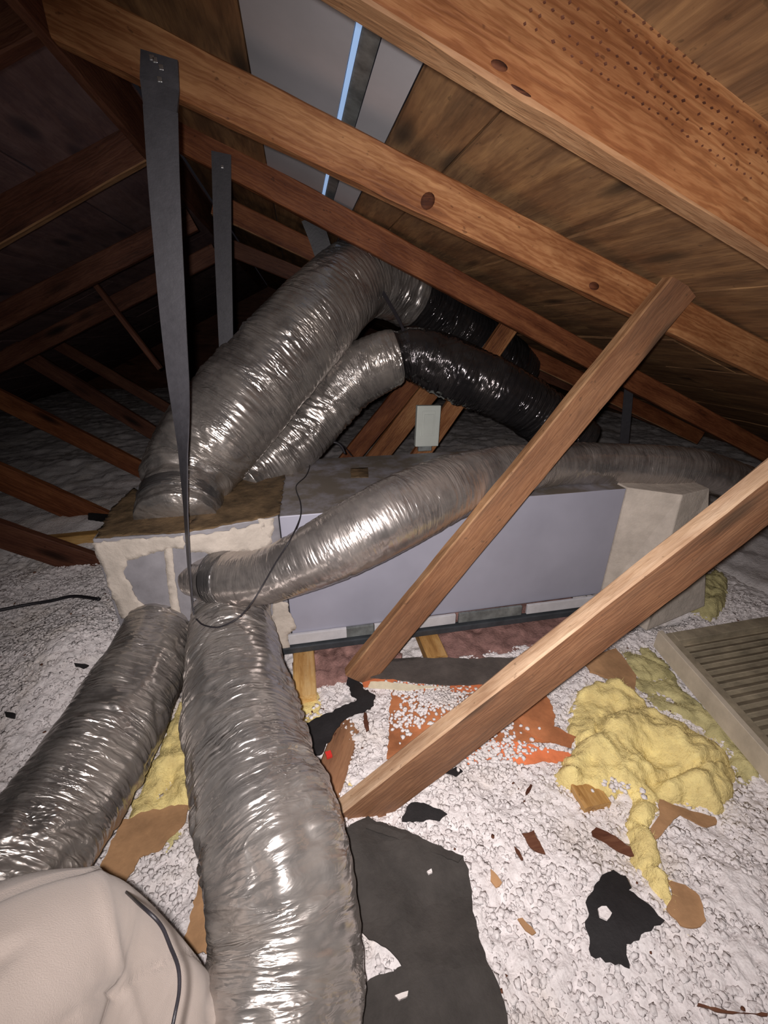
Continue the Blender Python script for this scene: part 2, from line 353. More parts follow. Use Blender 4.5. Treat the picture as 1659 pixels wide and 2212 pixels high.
def torn(poly, amp=.006, step=.008, seed=0, fr=60):
    """densify and roughen an outline (list of xy)"""
    P = [np.array(p[:2], float) for p in poly]; out = []
    for i in range(len(P)):
        a, b_ = P[i], P[(i+1) % len(P)]; L = np.linalg.norm(b_-a); n = max(1, int(L/step)); d = (b_-a)/max(L, 1e-6); nn = np.array([-d[1], d[0]])
        for k in range(n):
            q = a+(b_-a)*k/n; w_ = math.sin(math.pi*k/n)**.5 if n > 1 else 0
            out.append(q+nn*amp*w_*float(vn(q[0]*fr+seed, q[1]*fr, 0, seed)+.6*vn(q[0]*fr*2.7, q[1]*fr*2.7, 0, seed+1)))
    return out
def inside_dist(pts, poly):
    P = np.array(poly); a = P; b_ = np.roll(P, -1, 0); d = np.full(len(pts), 9.)
    for i in range(len(P)):
        e = b_[i]-a[i]; t = np.clip(((pts-a[i])@e)/max(e@e, 1e-12), 0, 1); d = np.minimum(d, np.linalg.norm(pts-a[i]-t[:, None]*e, axis=1))
    return d
def cdt(poly, grid, holes=()):
    n = len(poly); P = np.array(poly); lo = P.min(0); hi = P.max(0)
    pts = [Vector(p) for p in poly]; xs = np.arange(lo[0], hi[0], grid); ys = np.arange(lo[1], hi[1], grid)
    g = np.array([(x+rng.uniform(-.3, .3)*grid, y+rng.uniform(-.3, .3)*grid) for x in xs for y in ys])
    inn = np.zeros(len(g), bool); a = P; b_ = np.roll(P, -1, 0)
    for i in range(n):
        c = ((a[i, 1] > g[:, 1]) != (b_[i, 1] > g[:, 1])); 
        with np.errstate(all='ignore'): xx = (b_[i, 0]-a[i, 0])*(g[:, 1]-a[i, 1])/(b_[i, 1]-a[i, 1])+a[i, 0]
        inn ^= c & (g[:, 0] < xx)
    g = g[inn]
    if len(g): g = g[inside_dist(g, poly) > grid*.35]
    pts += [Vector(p) for p in g]
    r = delaunay_2d_cdt(pts, [], [list(range(n))], 1, 1e-6)
    return np.array([tuple(v) for v in r[0]]), [tuple(f) for f in r[2]]
def slab(name, poly, zf, thick, mat, parent=None, grid=.02, smooth=False, frame=None):
    """thin sheet with real thickness: poly outline in xy (or in frame), top surface height zf(x,y)"""
    V2, F2 = cdt(poly, grid); z = zf(V2[:, 0], V2[:, 1]); n = len(V2)
    top = np.column_stack([V2, z]); bot = np.column_stack([V2, z-thick]); V = np.vstack([top, bot]); 
    cnt = {}
    for f in F2:
        for i in range(len(f)): e = (f[i], f[(i+1) % len(f)]); cnt[e] = 1
    Fc = list(F2)+[tuple(x+n for x in f[::-1]) for f in F2]+[(b_, a, a+n, b_+n) for (a, b_) in cnt if (b_, a) not in cnt]
    if frame is not None:
        O, X, Y, Z_ = [np.array(q, float) for q in frame]; V = O+V[:, :1]*X+V[:, 1:2]*Y+V[:, 2:3]*Z_
    return obj(name, V, Fc, mat, parent, smooth)
def pxpoly(px, off=.006): return [onf(x, y, off)[:2] for x, y in px]
def sheet(name, px, mat, label=None, cat=None, off=.008, thick=.003, amp=.006, curl=.006, seed=0, parent=None, grid=.02, group=None):
    off += .006; poly = torn(pxpoly(px, off), amp, seed=seed)
    o = slab(name, poly, lambda x, y: floor_h(x, y)+off+curl*fbm(x*9+seed, y*9, 0, seed, 2), thick, mat, parent, grid)
    if label: tag(o, label, cat, group)
    return o
def batt(name, px, mat, label, H=.07, edge=.05, off=.0, seed=0, grid=.007, hf=None):
    poly = torn(pxpoly(px, off+H*.4), .010, .006, seed, 45); V2, F2 = cdt(poly, grid); d = inside_dist(V2, poly)
    x, y = V2[:, 0], V2[:, 1]; dome = np.sqrt(1-(1-np.clip(d/edge, 0, 1))**2)
    lump = .62+.35*fbm(x*11+seed, y*11, 0, seed, 3)-.35*np.exp(-(vn(x*7+y*5, y*6, 1, seed+4)/.10)**2)
    fib = .005*fbm(x*70+1.5*vn(x*9, y*9, 2, seed), y*26, 0, seed+1, 3)
    z = floor_h(x, y)-.004+dome*(H*np.clip(lump, .2, 1.4)+fib); n = len(V2)
    V = np.vstack([np.column_stack([V2, z]), np.column_stack([V2, floor_h(x, y)-.02])]); cnt = {}
    for f in F2:
        for i in range(len(f)): cnt[(f[i], f[(i+1) % len(f)])] = 1
    Fc = list(F2)+[tuple(q+n for q in f[::-1]) for f in F2]+[(b_, a, a+n, b_+n) for (a, b_) in cnt if (b_, a) not in cnt]
    r_ = root(name, label, 'insulation'); obj('fibre_mat', V, Fc, mat, r_, True)
    # loose glass fibres standing off the surface
    k = int(len(V2)*.55); idx = rng.integers(0, n, k); a = rng.uniform(0, 2*np.pi, k); L = rng.uniform(.006, .018, k); up = rng.uniform(.0, .7, k)
    P = V[idx]+[0, 0, .0005]; D = np.column_stack([np.cos(a), np.sin(a), up])*L[:, None]; W = np.column_stack([-np.sin(a), np.cos(a), 0*a])*.0006
    VV = np.stack([P-W, P+W, P+D], 1).reshape(-1, 3); f = obj('loose_fibres', VV, np.arange(3*k).reshape(-1, 3), mat, r_); f['kind'] = 'stuff'
    return r_
def ribbon(name, pts, width, thick, ang, mat, parent=None, nseg=60, wdir=(1, 0, 0)):
    P = smooth_path(pts, nseg); T = np.gradient(P, axis=0); T /= np.linalg.norm(T, axis=1)[:, None]
    A = np.interp(np.linspace(0, 1, nseg), np.linspace(0, 1, len(ang)), ang); Wd = np.interp(np.linspace(0, 1, nseg), np.linspace(0, 1, len(width)), width)
    V = []
    for p, t, a, w_ in zip(P, T, A, Wd):
        X = np.array(wdir, float); X -= t*np.dot(X, t); X /= np.linalg.norm(X); Y = np.cross(t, X)
        x = X*math.cos(a)+Y*math.sin(a); y = -X*math.sin(a)+Y*math.cos(a)
        for (i, j) in ((-1, -1), (0, -1.0), (1, -1), (1, 1), (0, 1), (-1, 1)): V.append(p+x*w_/2*i+y*thick/2*j)
    Fc = [(i*6+j, i*6+(j+1) % 6, i*6+6+(j+1) % 6, i*6+6+j) for i in range(nseg-1) for j in range(6)]+[(5, 4, 3, 2, 1, 0), tuple((nseg-1)*6+j for j in range(6))]
    return obj(name, V, Fc, mat, parent)
def box(name, c, s, mat, parent=None, rot=None, bev=.002):
    bm = bmesh.new(); bmesh.ops.create_cube(bm, size=1); bmesh.ops.scale(bm, vec=s, verts=bm.verts)
    if bev: bmesh.ops.bevel(bm, geom=bm.edges, offset=min(bev, min(s)*.3), segments=2, affect='EDGES', profile=.6)
    me = bpy.data.meshes.new(name); bm.to_mesh(me); bm.free(); me.materials.append(mat); o = bpy.data.objects.new(name, me); COL.objects.link(o)
    o.location = c
    if rot is not None: o.rotation_euler = rot
    if parent is not None: o.parent = parent
    return o
def loft(name, bot, top, mat, parent=None, bev=.004):
    n = len(bot); V = list(bot)+list(top); Fc = [tuple(range(n-1, -1, -1)), tuple(range(n, 2*n))]+[(i, (i+1) % n, n+(i+1) % n, n+i) for i in range(n)]
    o = obj(name, V, Fc, mat, parent); bm = bmesh.new(); bm.from_mesh(o.data); bmesh.ops.recalc_face_normals(bm, faces=bm.faces)
    if bev: bmesh.ops.bevel(bm, geom=bm.edges, offset=bev, segments=2, affect='EDGES', profile=.6)
    bm.to_mesh(o.data); bm.free(); return o

# ================================================================ SETTING
fl = box('floor', (0, 4.2, -.16), (10, 11.4, .04), M['olddim'], bev=0); fl['kind'] = 'structure'
# roof sheathing: rows of boards running back from the camera on both slopes
RU = -.42; ZR = 1.80
def zr(u): return (1.672-.37*u) if u > RU else (ZR+.02+.47*(u-RU))   # underside of the sheathing
ceil = empty('ceiling'); ceil['kind'] = 'structure'
SK0, SK1 = -.058, .258
edges_u = [RU, SK0, SK1, .41, .775]+[.775+.375*i for i in range(1, 11)]
def sheath(u0, u1, v0, v1, mat, g=.0025, dz=0.):
    X = np.array([1, 0, (zr(u1-1e-4)-zr(u0+1e-4))/(u1-u0)]); X /= np.linalg.norm(X); wd = (u1-u0)/X[0]
    P0 = np.array([(u0+u1)/2, v0+g, (zr(u0+1e-4)+zr(u1-1e-4))/2+dz]); P1 = P0.copy(); P1[1] = v1-g
    Nn = np.array([-X[2], 0, X[0]]); 
    o = lumber('sheathing_board', P0+Nn*.008, P1+Nn*.008, .016, wd-2*g, mat, None, up=Nn, anchor='centre', tdir=X, wear=.0012, seed=u0*7+v0*3)
    o.parent = ceil; return o
for i in range(len(edges_u)-1):
    u0, u1 = edges_u[i], edges_u[i+1]; vs = [-.8, .55, 2.0, 3.6, 5.2, 6.9, 8.6] if i % 2 else [-.8, 1.6, 3.1, 4.6, 6.2, 8.6]
    if i == 1: vs = [2.1, 3.6, 5.2, 6.9, 8.6]
    for a, b_ in zip(vs[:-1], vs[1:]): sheath(u0, u1, a, b_, M['ply'], dz=rng.uniform(-.003, .003))
eu = [RU-.4*i for i in range(11)][::-1]
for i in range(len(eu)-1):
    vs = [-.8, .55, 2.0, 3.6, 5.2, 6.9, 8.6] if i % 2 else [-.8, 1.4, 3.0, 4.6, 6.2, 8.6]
    for a, b_ in zip(vs[:-1], vs[1:]): sheath(eu[i], eu[i+1], a, b_, M['plyhaze'], dz=rng.uniform(-.003, .003))
wb = box('wall_back', (0, 8.65, .8), (10, .06, 2.1), M['olddim'], bev=0); wb['kind'] = 'structure'
# skylight shaft panels between the rafters
Xs = np.array([1, 0, -.37])/math.hypot(1, .37); Ns_ = np.array([.37, 0, 1])/math.hypot(1, .37)
sk = root('skylight_shaft', 'white painted skylight shaft panels with a grey channel and bluish daylight gap between the rafters', 'skylight')
def strip(name, u0, u1, off, mat, v0=-.3, v1=2.08, th=.012):
    P0 = np.array([u0, v0, 1.672-.37*u0])+Ns_*off; P1 = P0.copy(); P1[1] = v1; Q = Xs*(u1-u0)/Xs[0]
    V = []; 
    for p in (P0, P1):
        for q in (p, p+Q, p+Q+Ns_*th, p+Ns_*th): V.append(q)
    o = obj(name, V, [(0, 3, 2, 1), (4, 5, 6, 7), (0, 1, 5, 4), (1, 2, 6, 5), (2, 3, 7, 6), (3, 0, 4, 7)], mat, sk)
    bm = bmesh.new(); bm.from_mesh(o.data); bmesh.ops.recalc_face_normals(bm, faces=bm.faces); bm.to_mesh(o.data); bm.free(); return o
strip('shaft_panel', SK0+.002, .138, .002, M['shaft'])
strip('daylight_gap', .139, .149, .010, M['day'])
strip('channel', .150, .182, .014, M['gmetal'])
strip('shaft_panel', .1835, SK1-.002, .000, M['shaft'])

# ================================================================ RAFTERS AND BRACES
def rafter(pA, pB, v, h, t, mat, label, ext=(0, 0), name='roof_rafter', cat='rafter', group=None, seed=0, bot=None):
    A = onv(*pA, v); B = onv(*pB, v); X = (B-A)/np.linalg.norm(B-A)
    o = lumber(name, A-X*ext[0], B+X*ext[1], h, t, mat, seed=seed, botmat=bot); return tag(o, label, cat, group)
r1 = rafter((740, -28), (1659, 541), .65, .145, .045, M['rafter'], 'large bright orange-brown rafter crossing the top right corner, nearest the camera', (.62, 1.3), seed=1, bot=M['edge'])
r2 = rafter((380, 208), (1290, 643), 1.2, .096, .042, M['rafter'], 'long orange-brown rafter with a dark knot, second from the camera, crossing the middle', (.25, 2.2), seed=2)
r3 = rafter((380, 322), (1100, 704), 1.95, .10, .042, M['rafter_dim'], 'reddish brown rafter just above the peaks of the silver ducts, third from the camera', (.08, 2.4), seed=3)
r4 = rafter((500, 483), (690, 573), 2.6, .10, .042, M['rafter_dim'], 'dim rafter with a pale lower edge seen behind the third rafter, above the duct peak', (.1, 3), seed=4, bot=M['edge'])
r5 = lumber('roof_rafter', (-.4, 3.25, 1.58), (3.4, 3.25, .25), .1, .042, M['olddim']); tag(r5, 'dark rafter in the far shadow beyond the duct peaks, right slope', 'rafter')
# perforated truss plate rows pressed in the near face of the first rafter
def child(o, p): o.parent = p; o.matrix_parent_inverse = p.matrix_basis.inverted(); return o
def knot(p, v, cx, cy, rx, ry, ang, seed):
    c, s_ = math.cos(ang), math.sin(ang); px = [(cx+rx*math.cos(t)*c-ry*math.sin(t)*s_, cy+rx*math.cos(t)*s_+ry*math.sin(t)*c) for t in np.linspace(0, 2*math.pi, 14, endpoint=False)]
    child(patch(px, (0, v, 0), (0, -1, 0), M['knot'], 'knot', .0006, .0022, seed, .003, p, 0), p)
KN = [(r1, .65, 1078, 142, 20, 11, .5, 1), (r1, .65, 1125, 196, 26, 4, .55, 2), (r2, 1.2, 924, 434, 15, 20, .3, 3), (r2, 1.2, 1283, 618, 11, 9, .3, 4)]
a_ = r1.matrix_basis.inverted() @ Vector(onv(1130, 60, .65)); V_ = []; F_ = []
for i in range(46):
    for j in range(6):
        if rng.uniform() < .2: continue
        x = a_.x+i*.0145+rng.uniform(-.002, .002); z = .062+j*.013+rng.uniform(-.0015, .0015); n0 = len(V_); a1, b1_ = rng.uniform(.0015, .003), rng.uniform(.0012, .002)
        V_ += [(x-a1, -.0012, z), (x, -.0014, z-b1_), (x+a1, -.0012, z), (x, -.0014, z+b1_), (x-a1, .002, z), (x, .002, z-b1_), (x+a1, .002, z), (x, .002, z+b1_)]
        F_ += [(n0, n0+1, n0+2, n0+3)]+[(n0+q, n0+4+q, n0+4+(q+1) % 4, n0+(q+1) % 4) for q in range(4)]
pm = obj('plate_marks', V_, F_, M['olddim'], r1); pm['kind'] = 'stuff'
# left slope: dark wood colour stands in for the weak light here
l3 = rafter((0, 527), (330, 338), 1.95, .12, .042, M['olddim'], 'dim brown rafter of the left slope with a pale lower edge', (2.5, .12), seed=7, bot=M['edge'])
l2 = lumber('roof_rafter', (-3.2, 1.2, .36), (-.44, 1.2, 1.665), .10, .042, M['olddim']); tag(l2, 'dark purplish rafter in the upper left corner, nearest on the left slope', 'rafter')
l4 = lumber('roof_rafter', (-3.4, 2.6, .25), (-.44, 2.6, 1.60), .10, .042, M['olddim']); tag(l4, 'very dark left-slope rafter behind the two hanging straps', 'rafter')
l5 = lumber('roof_rafter', (-3.4, 3.25, .2), (-.44, 3.25, 1.55), .10, .042, M['olddim']); tag(l5, 'farthest left-slope rafter, barely lit in the shadow', 'rafter')
rb = lumber('ridge_board', (-.44, -.6, 1.655), (-.44, 6.5, 1.655), .15, .022, M['olddim'], tdir=(1, 0, 0)); tag(rb, 'dusty ridge board running back along the roof peak at upper left', 'ridge board')
# web braces
b1a = onv(772, 1435, 1.16); 
def brace(pa, pb, v, wpx, t, mat, label, ext=(0, .1), seed=0, top=None, bot=None, ends=(None, None)):
    A = onv(*pa, v[0]); B = onv(*pb, v[1]); X = (B-A)/np.linalg.norm(B-A)
    o = lumber('web_brace', A-X*ext[0], B+X*ext[1], wpx, t, mat, seed=seed, ends=ends, topmat=top, botmat=bot); return tag(o, label, 'brace')
# brace lower edge line given (near face); upper face paler: grazing light painted on the first, fresh-cut wood on the second
br1 = brace((845, 1430), (1482, 668), (1.085, 1.155), .108, .04, M['brace'], 'long diagonal wooden brace rising right in front of the grey metal duct', (.12, .04), seed=11, top=M['edge'])
br2 = brace((887, 1730), (1659, 1138), (.655, .655), .122, .042, M['brace'], 'thick diagonal wooden brace with pale top edge in the lower right foreground', (.28, .5), seed=12, top=M['cut'])
def far_brace(pa, pb, v, label, w_=.09, mat='rafter_dim', e=(0, 0)):
    A = onv(*pa, v); B = onv(*pb, v); X = (B-A)/np.linalg.norm(B-A)
    return tag(lumber('web_brace', A-X*e[0], B+X*e[1], w_, .04, M[mat]), label, 'brace')
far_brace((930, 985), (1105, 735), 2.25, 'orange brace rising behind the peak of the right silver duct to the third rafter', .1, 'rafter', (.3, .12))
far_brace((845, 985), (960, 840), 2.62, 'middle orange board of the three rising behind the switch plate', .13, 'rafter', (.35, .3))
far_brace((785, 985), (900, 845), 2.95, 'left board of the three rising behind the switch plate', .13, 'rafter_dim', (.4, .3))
far_brace((190, 1248), (0, 1186), 1.98, 'lowest dark brace emerging from the insulation at the left edge', .13, 'olddim', (.05, 1.0))
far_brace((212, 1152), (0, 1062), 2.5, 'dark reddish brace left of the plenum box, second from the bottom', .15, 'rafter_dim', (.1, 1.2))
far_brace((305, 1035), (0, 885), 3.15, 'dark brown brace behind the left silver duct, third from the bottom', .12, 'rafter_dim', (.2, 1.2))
far_brace((350, 965), (60, 790), 3.8, 'faint dark brace rising into the shadow, highest of the left braces', .12, 'olddim', (.2, .8))
far_brace((340, 800), (170, 580), 3.0, 'thin dusty diagonal stick in the dark behind the tall strap', .03, 'olddim', (0, 0))
far_brace((560, 1010), (300, 860), 4.4, 'deepest faint brace seen beside the tall strap', .1, 'olddim', (.2, .8))

# ================================================================ INSULATION FLOOR
def grid_patch(x0, x1, y0, y1, st, name, amp=1., skirt=0):
    xs = np.arange(x0, x1+st*.5, st); ys = np.arange(y0, y1+st*.5, st); X, Y = np.meshgrid(xs, ys, indexing='ij')
    Xw = X+.004*vn(X*60, Y*60, 0, 21); Yw = Y+.004*vn(X*60, Y*60, 0, 22)
    h = floor_h(X, Y)
    w1 = worley(Xw*62, Yw*62, 31); w2 = worley(Xw*120, Yw*120, 32)
    h = h+amp*(.0028*(.62-w1)+.002*(.6-w2)+.0075*fbm(X*42, Y*42, 0, 33, 3))-.003
    edge = np.minimum(np.minimum(X-x0, x1-X), np.minimum(Y-y0, y1-Y)); 
    if skirt: h = h-skirt*(1-ss(0, st*3, edge))
    n, m_ = X.shape; V = np.stack([X, Y, h], -1).reshape(-1, 3); i, j = np.meshgrid(np.arange(n-1), np.arange(m_-1), indexing='ij'); a = i*m_+j
    return V, np.stack([a, a+m_, a+m_+1, a+1], -1).reshape(-1, 4)
parts = [grid_patch(-1.5, 2.1, .02, 2.15, .0052, '', 1, .0)]
def far_grid():
    st = .02; xs = np.arange(-5, 5, st*1.5); ys = np.arange(-.8, 8.6, st*1.5); X, Y = np.meshgrid(xs, ys, indexing='ij')
    h = floor_h(X, Y)+.02*(.62-worley(X*24, Y*24, 41))+.008*fbm(X*20, Y*20, 0, 42, 2)+.012
    inn = ss(-1.56, -1.44, X)*ss(2.16, 2.04, X)*ss(-.04, .08, Y)*ss(2.21, 2.09, Y); h = h-.06*inn-.012
    n, m_ = X.shape; V = np.stack([X, Y, h], -1).reshape(-1, 3); i, j = np.meshgrid(np.arange(n-1), np.arange(m_-1), indexing='ij'); a = i*m_+j
    return V, np.stack([a, a+m_, a+m_+1, a+1], -1).reshape(-1, 4)
parts.append(far_grid())
VV = np.vstack([p[0] for p in parts]); FF = np.vstack([parts[0][1], parts[1][1]+len(parts[0][0])])
ins = obj('loose_fill_insulation', VV, FF, M['fluff'], smooth=True)
tag(ins, 'white blown loose-fill insulation covering the attic floor', 'insulation', kind='stuff')
def chunks(k, xr, yr, smin, smax, zoff, mat, name, parent, dens=None, flat=.7, seed=0):
    r_ = np.random.default_rng(seed); bm = bmesh.new(); bmesh.ops.create_icosphere(bm, subdivisions=1, radius=1)
    B = np.array([v.co[:] for v in bm.verts]); Fb = np.array([[v.index for v in f.verts] for f in bm.faces]); bm.free()
    x = r_.uniform(*xr, k); y = r_.uniform(*yr, k)
    if dens is not None: keep = r_.uniform(0, 1, k) < dens(x, y); x = x[keep]; y = y[keep]; k = len(x)
    s = r_.uniform(smin, smax, k)**1.0; sc = s[:, None]*np.column_stack([r_.uniform(.7, 1.4, k), r_.uniform(.7, 1.4, k), np.full(k, flat)])
    a = r_.uniform(0, 6.28, k); ca, sa = np.cos(a), np.sin(a); Vb = B[None]*sc[:, None]*(1+.5*r_.uniform(-1, 1, (k, len(B), 1)))
    X = Vb[..., 0]*ca[:, None]-Vb[..., 1]*sa[:, None]+x[:, None]; Y = Vb[..., 0]*sa[:, None]+Vb[..., 1]*ca[:, None]+y[:, None]
    Z_ = Vb[..., 2]+(floor_h(x, y)+zoff(x, y, r_, s))[:, None]
    V = np.stack([X, Y, Z_], -1).reshape(-1, 3); Fc = (Fb[None]+(np.arange(k)*len(B))[:, None, None]).reshape(-1, 3)
    o = obj(name, V, Fc, mat, parent, False); o['kind'] = 'stuff'; return o
notrunk = lambda x, y: 1-ss(1.19, 1.2, y)*ss(-.6, -.58, x)*ss(1.6, 1.58, x)
chunks(60000, (-1.4, 2.0), (.05, 2.0), .0025, .0078, lambda x, y, r, s: .001+.005*fbm(x*34, y*34, 0, 33, 2), M['fluff'], 'insulation_tufts', ins, notrunk, .5, seed=3)
db = chunks(420, (-1.4, 2.0), (.1, 2.1), .0015, .0055, lambda x, y, r, s: .010+0*x, M['olddim'], 'bark_crumbs', None, notrunk, .5, seed=5)
tag(db, 'tiny dark bark and roofing crumbs scattered over the white insulation', 'debris')

# ================================================================ METAL TRUNK DUCT
tr = root('trunk_duct', 'large rectangular grey metal trunk duct lying across the attic behind the braces', 'duct')
ZT = .585; ZB = .10
A_ = np.array([-.632, 1.227]); B_ = np.array([-.388, 1.219]); C_ = np.array([-.10, 1.288]); E_ = np.array([1.205, 1.30])
def l2(a, z): return (a[0], a[1], z)
loft('duct_body', [l2(C_, ZB), l2(E_, ZB), (1.205, 1.93, ZB), (-.10, 1.93, ZB)], [l2(C_, ZT), l2(E_, ZT), (1.205, 1.93, ZT), (-.10, 1.93, ZT)], M['duct'], tr)
loft('plenum_box', [l2(A_, ZB), l2(B_, ZB), (C_[0]-.003, C_[1], ZB), (-.103, 1.93, ZB), (-.66, 1.80, ZB)], [l2(A_, ZT), l2(B_, ZT), (C_[0]-.003, C_[1], ZT+.002), (-.103, 1.93, ZT+.002), (-.66, 1.80, ZT)], M['ductgrey'], tr)
loft('end_transition', [(1.208, 1.298, ZB-.03), (1.31, 1.13, ZB-.08), (1.60, 1.16, ZB-.02), (1.75, 1.93, ZB), (1.208, 1.93, ZB)],
     [(1.208, 1.298, ZT+.004), (1.36, 1.20, ZT), (1.52, 1.24, ZT), (1.62, 1.93, ZT), (1.208, 1.93, ZT+.004)], M['mastic'], tr)
for (x0, x1, mt) in ((622, 748, 'cleat'), (748, 808, 'gmetal'), (808, 985, 'cleat'), (985, 1125, 'gmetal'), (1125, 1290, 'cleat')):
    a = onv(x0+1, 1385, 1.28)[0]; b_ = onv(x1-1, 1330, 1.28)[0]; box('drive_cleat', ((a+b_)/2, 1.281, .083), (b_-a, .012, .044), M[mt], tr, bev=.002)
box('bottom_rail', (.53, 1.278, .042), (1.36, .03, .026), M['dmetal'], tr, bev=.003)
for (px, nm) in ((656, 'a'), (925, 'b')):
    c = onv(px, 1400, 1.27); o = lumber('support_block', (c[0]-.04, 1.06 if nm == 'a' else 1.15, -.03), (c[0]-.04, 1.9, -.03), .055, .078, M['stub'], tdir=(1, 0, 0))
    tag(o, 'pale yellow wooden sleeper block under the metal duct, '+('left, beside the front silver duct' if nm == 'a' else 'right, between the braces'), 'wood block')
o = slab('pink_insulation_strip', torn([(.42, 1.10), (1.15, 1.16), (1.15, 1.45), (.42, 1.45)], .01, seed=4), lambda x, y: .012+.012*fbm(x*22, y*22, 0, 6, 3), .05, M['pink'], None, .015, True); tag(o, 'pink fibreglass strip showing under the metal duct right of the yellow block', 'insulation')
o = slab('rubble_insulation_strip', torn([(-.10, 1.12), (.30, 1.14), (.30, 1.45), (-.10, 1.45)], .01, seed=5), lambda x, y: .0+.02*fbm(x*30, y*30, 0, 7, 3), .04, M['pink'], None, .015, True); tag(o, 'brownish pink insulation under the metal duct between the yellow blocks', 'insulation')
# mastic patches on plenum faces
def patch(px, P0, n, mat, name='mastic_patch', off=.003, amp=.006, seed=0, thick=.003, parent=None, relief=.002):
    P0 = np.array(P0, float); n = np.array(n, float); n /= np.linalg.norm(n); X = np.cross([0, 0, 1.], n); X = X/np.linalg.norm(X) if np.linalg.norm(X) > .1 else np.array([1., 0, 0]); Y = np.cross(n, X)
    poly = [((onpl(x, y, P0, n)-P0)@X, (onpl(x, y, P0, n)-P0)@Y) for x, y in px]
    if sum(poly[i][0]*poly[(i+1) % len(poly)][1]-poly[(i+1) % len(poly)][0]*poly[i][1] for i in range(len(poly))) < 0: poly = poly[::-1]
    return slab(name, torn(poly, amp, seed=seed), lambda x, y: off+relief*fbm(x*30, y*30, 0, seed, 2), thick, mat, parent if parent else tr, .015, True, (P0, X, Y, n))
def fn(a, b_): d = b_-a; return (d[1], -d[0], 0)
n1 = fn(A_, B_); n2 = fn(B_, C_); P1_ = l2(A_, .3); P2_ = l2(B_, .3); P3_ = l2(C_, .3)
patch([(199, 1172), (290, 1163), (361, 1158), (396, 1156), (398, 1185), (362, 1186), (274, 1210), (268, 1240), (296, 1290), (318, 1312), (300, 1340), (262, 1335)], P1_, n1, M['mastic'], seed=1)
patch([(355, 1185), (372, 1184), (384, 1290), (392, 1330), (372, 1335), (362, 1260)], P1_, n1, M['mastic'], seed=8, amp=.003)
patch([(408, 1158), (470, 1148), (570, 1128), (588, 1170), (565, 1192), (500, 1195), (410, 1193)], P2_, n2, M['mastic'], seed=2)
patch([(556, 1120), (592, 1118), (586, 1165), (570, 1170)], P2_, n2, M['mastic'], seed=6)
patch([(590, 1285), (622, 1296), (630, 1325), (640, 1350), (622, 1365), (626, 1400), (590, 1408)], P3_, (0, -1, 0), M['mastic'], seed=3, off=.018)
patch([(392, 1152), (430, 1110), (470, 1070), (520, 1035), (560, 1010), (618, 1000), (612, 1055), (604, 1112), (560, 1122), (500, 1133), (440, 1145)], (0, 1.5, ZT+.002), (0, 0, 1), M['stain'], 'brown_stain_patch', seed=4)
patch([(206, 1163), (240, 1100), (290, 1055), (330, 1080), (440, 1120), (425, 1146), (392, 1152), (300, 1157)], (0, 1.5, ZT+.002), (0, 0, 1), M['stain'], 'brown_stain_patch', seed=9)
patch([(757, 1012), (795, 1010), (796, 1032), (758, 1032)], (0, 1.5, ZT), (0, 0, 1), M['white'], 'faded_label', seed=5, amp=.001, off=.001, thick=.001, relief=0).data.materials[0] = M['stain']
patch([(815, 1055), (830, 1060), (848, 1050), (843, 1070), (825, 1064)], (0, 1.5, ZT), (0, 0, 1), M['white'], 'tape_scrap', seed=7, amp=.003)
patch([(525, 1018), (550, 1007), (555, 1020), (520, 1036)], (0, 1.5, ZT+.02), (0, 0, 1), M['white'], 'tape_scrap', seed=7, amp=.003)

for q_ in KN: knot(*q_)
# ================================================================ FLEX DUCTS
def dz(px, py, z): P = onz(px, py, z); return float((P-CAM)@_F)
def duct(name, spec, mat, label, seed, wr=.006, rib=.0008, big=.006, pinch=(), seg=110, step=.0036, split=None):
    r_ = root(name, label, 'duct'); P = [ond(x, y, d) for x, y, d, wpx in spec]; R = [wpx/2/FPX*d for x, y, d, wpx in spec]
    j = tube('foil_jacket', P, R, mat, r_, seg, step, wr, rib, .024, big, seed, True, None, pinch, split); return r_, P, R
d1s = [(385, 1125, 1.37, 160), (392, 1085, 1.42, 165), (412, 1020, 1.50, 185), (460, 945, 1.53, 205), (530, 862, 1.58, 200), (610, 770, 1.64, 188), (685, 685, 1.72, 180), (750, 622, 1.84, 165), (800, 600, 1.95, 150), (865, 625, 2.10, 138), (950, 680, 2.28, 120), (1040, 745, 2.5, 110), (1120, 800, 2.8, 100)]
D1, P1, R1 = duct('flex_duct', d1s[:8]+[d1s[8]]+d1s[9:], M['foil_b'], 'large dusty silver flex duct arching from the plenum up to the rafters', 3, pinch=((.05, .02, .10), (.60, .02, .08)), wr=.008, split=(.63, M['foil_shade']))  # descending half takes the film with shade in its tint
d2s = [(520, 1050, 1.72, 110), (565, 1015, 1.80, 125), (630, 955, 1.86, 130), (700, 880, 1.90, 128), (765, 815, 1.89, 126), (830, 780, 1.86, 122), (885, 765, 1.86, 112), (940, 780, 1.87, 122), (1010, 812, 1.88, 125), (1090, 850, 1.9, 120), (1160, 893, 1.95, 115), (1250, 960, 2.0, 110)]
D2, P2, R2 = duct('flex_duct', d2s, M['foil_b'], 'smaller shiny silver flex duct bent over a black tie, right of the pair', 14, wr=.009, pinch=((.50, .016, .14),), split=(.49, M['foil_shade']))
d3s = [(425, 1240, 1.38, 95), (480, 1248, 1.34, 112), (560, 1247, 1.30, 118), (640, 1220, 1.27, 130), (735, 1175, 1.26, 152), (860, 1108, 1.29, 160), (980, 1052, 1.40, 140), (1090, 1020, 1.50, 112), (1205, 1003, 1.62, 90), (1320, 1003, 1.68, 90), (1430, 1008, 1.70, 90), (1520, 1018, 1.76, 85), (1600, 1045, 1.87, 80)]
D3, P3, R3 = duct('flex_duct', d3s, M['foil_s'], 'smooth narrow silver flex duct running along the front of the metal trunk duct', 25, wr=.0028, big=.003, rib=.0003)
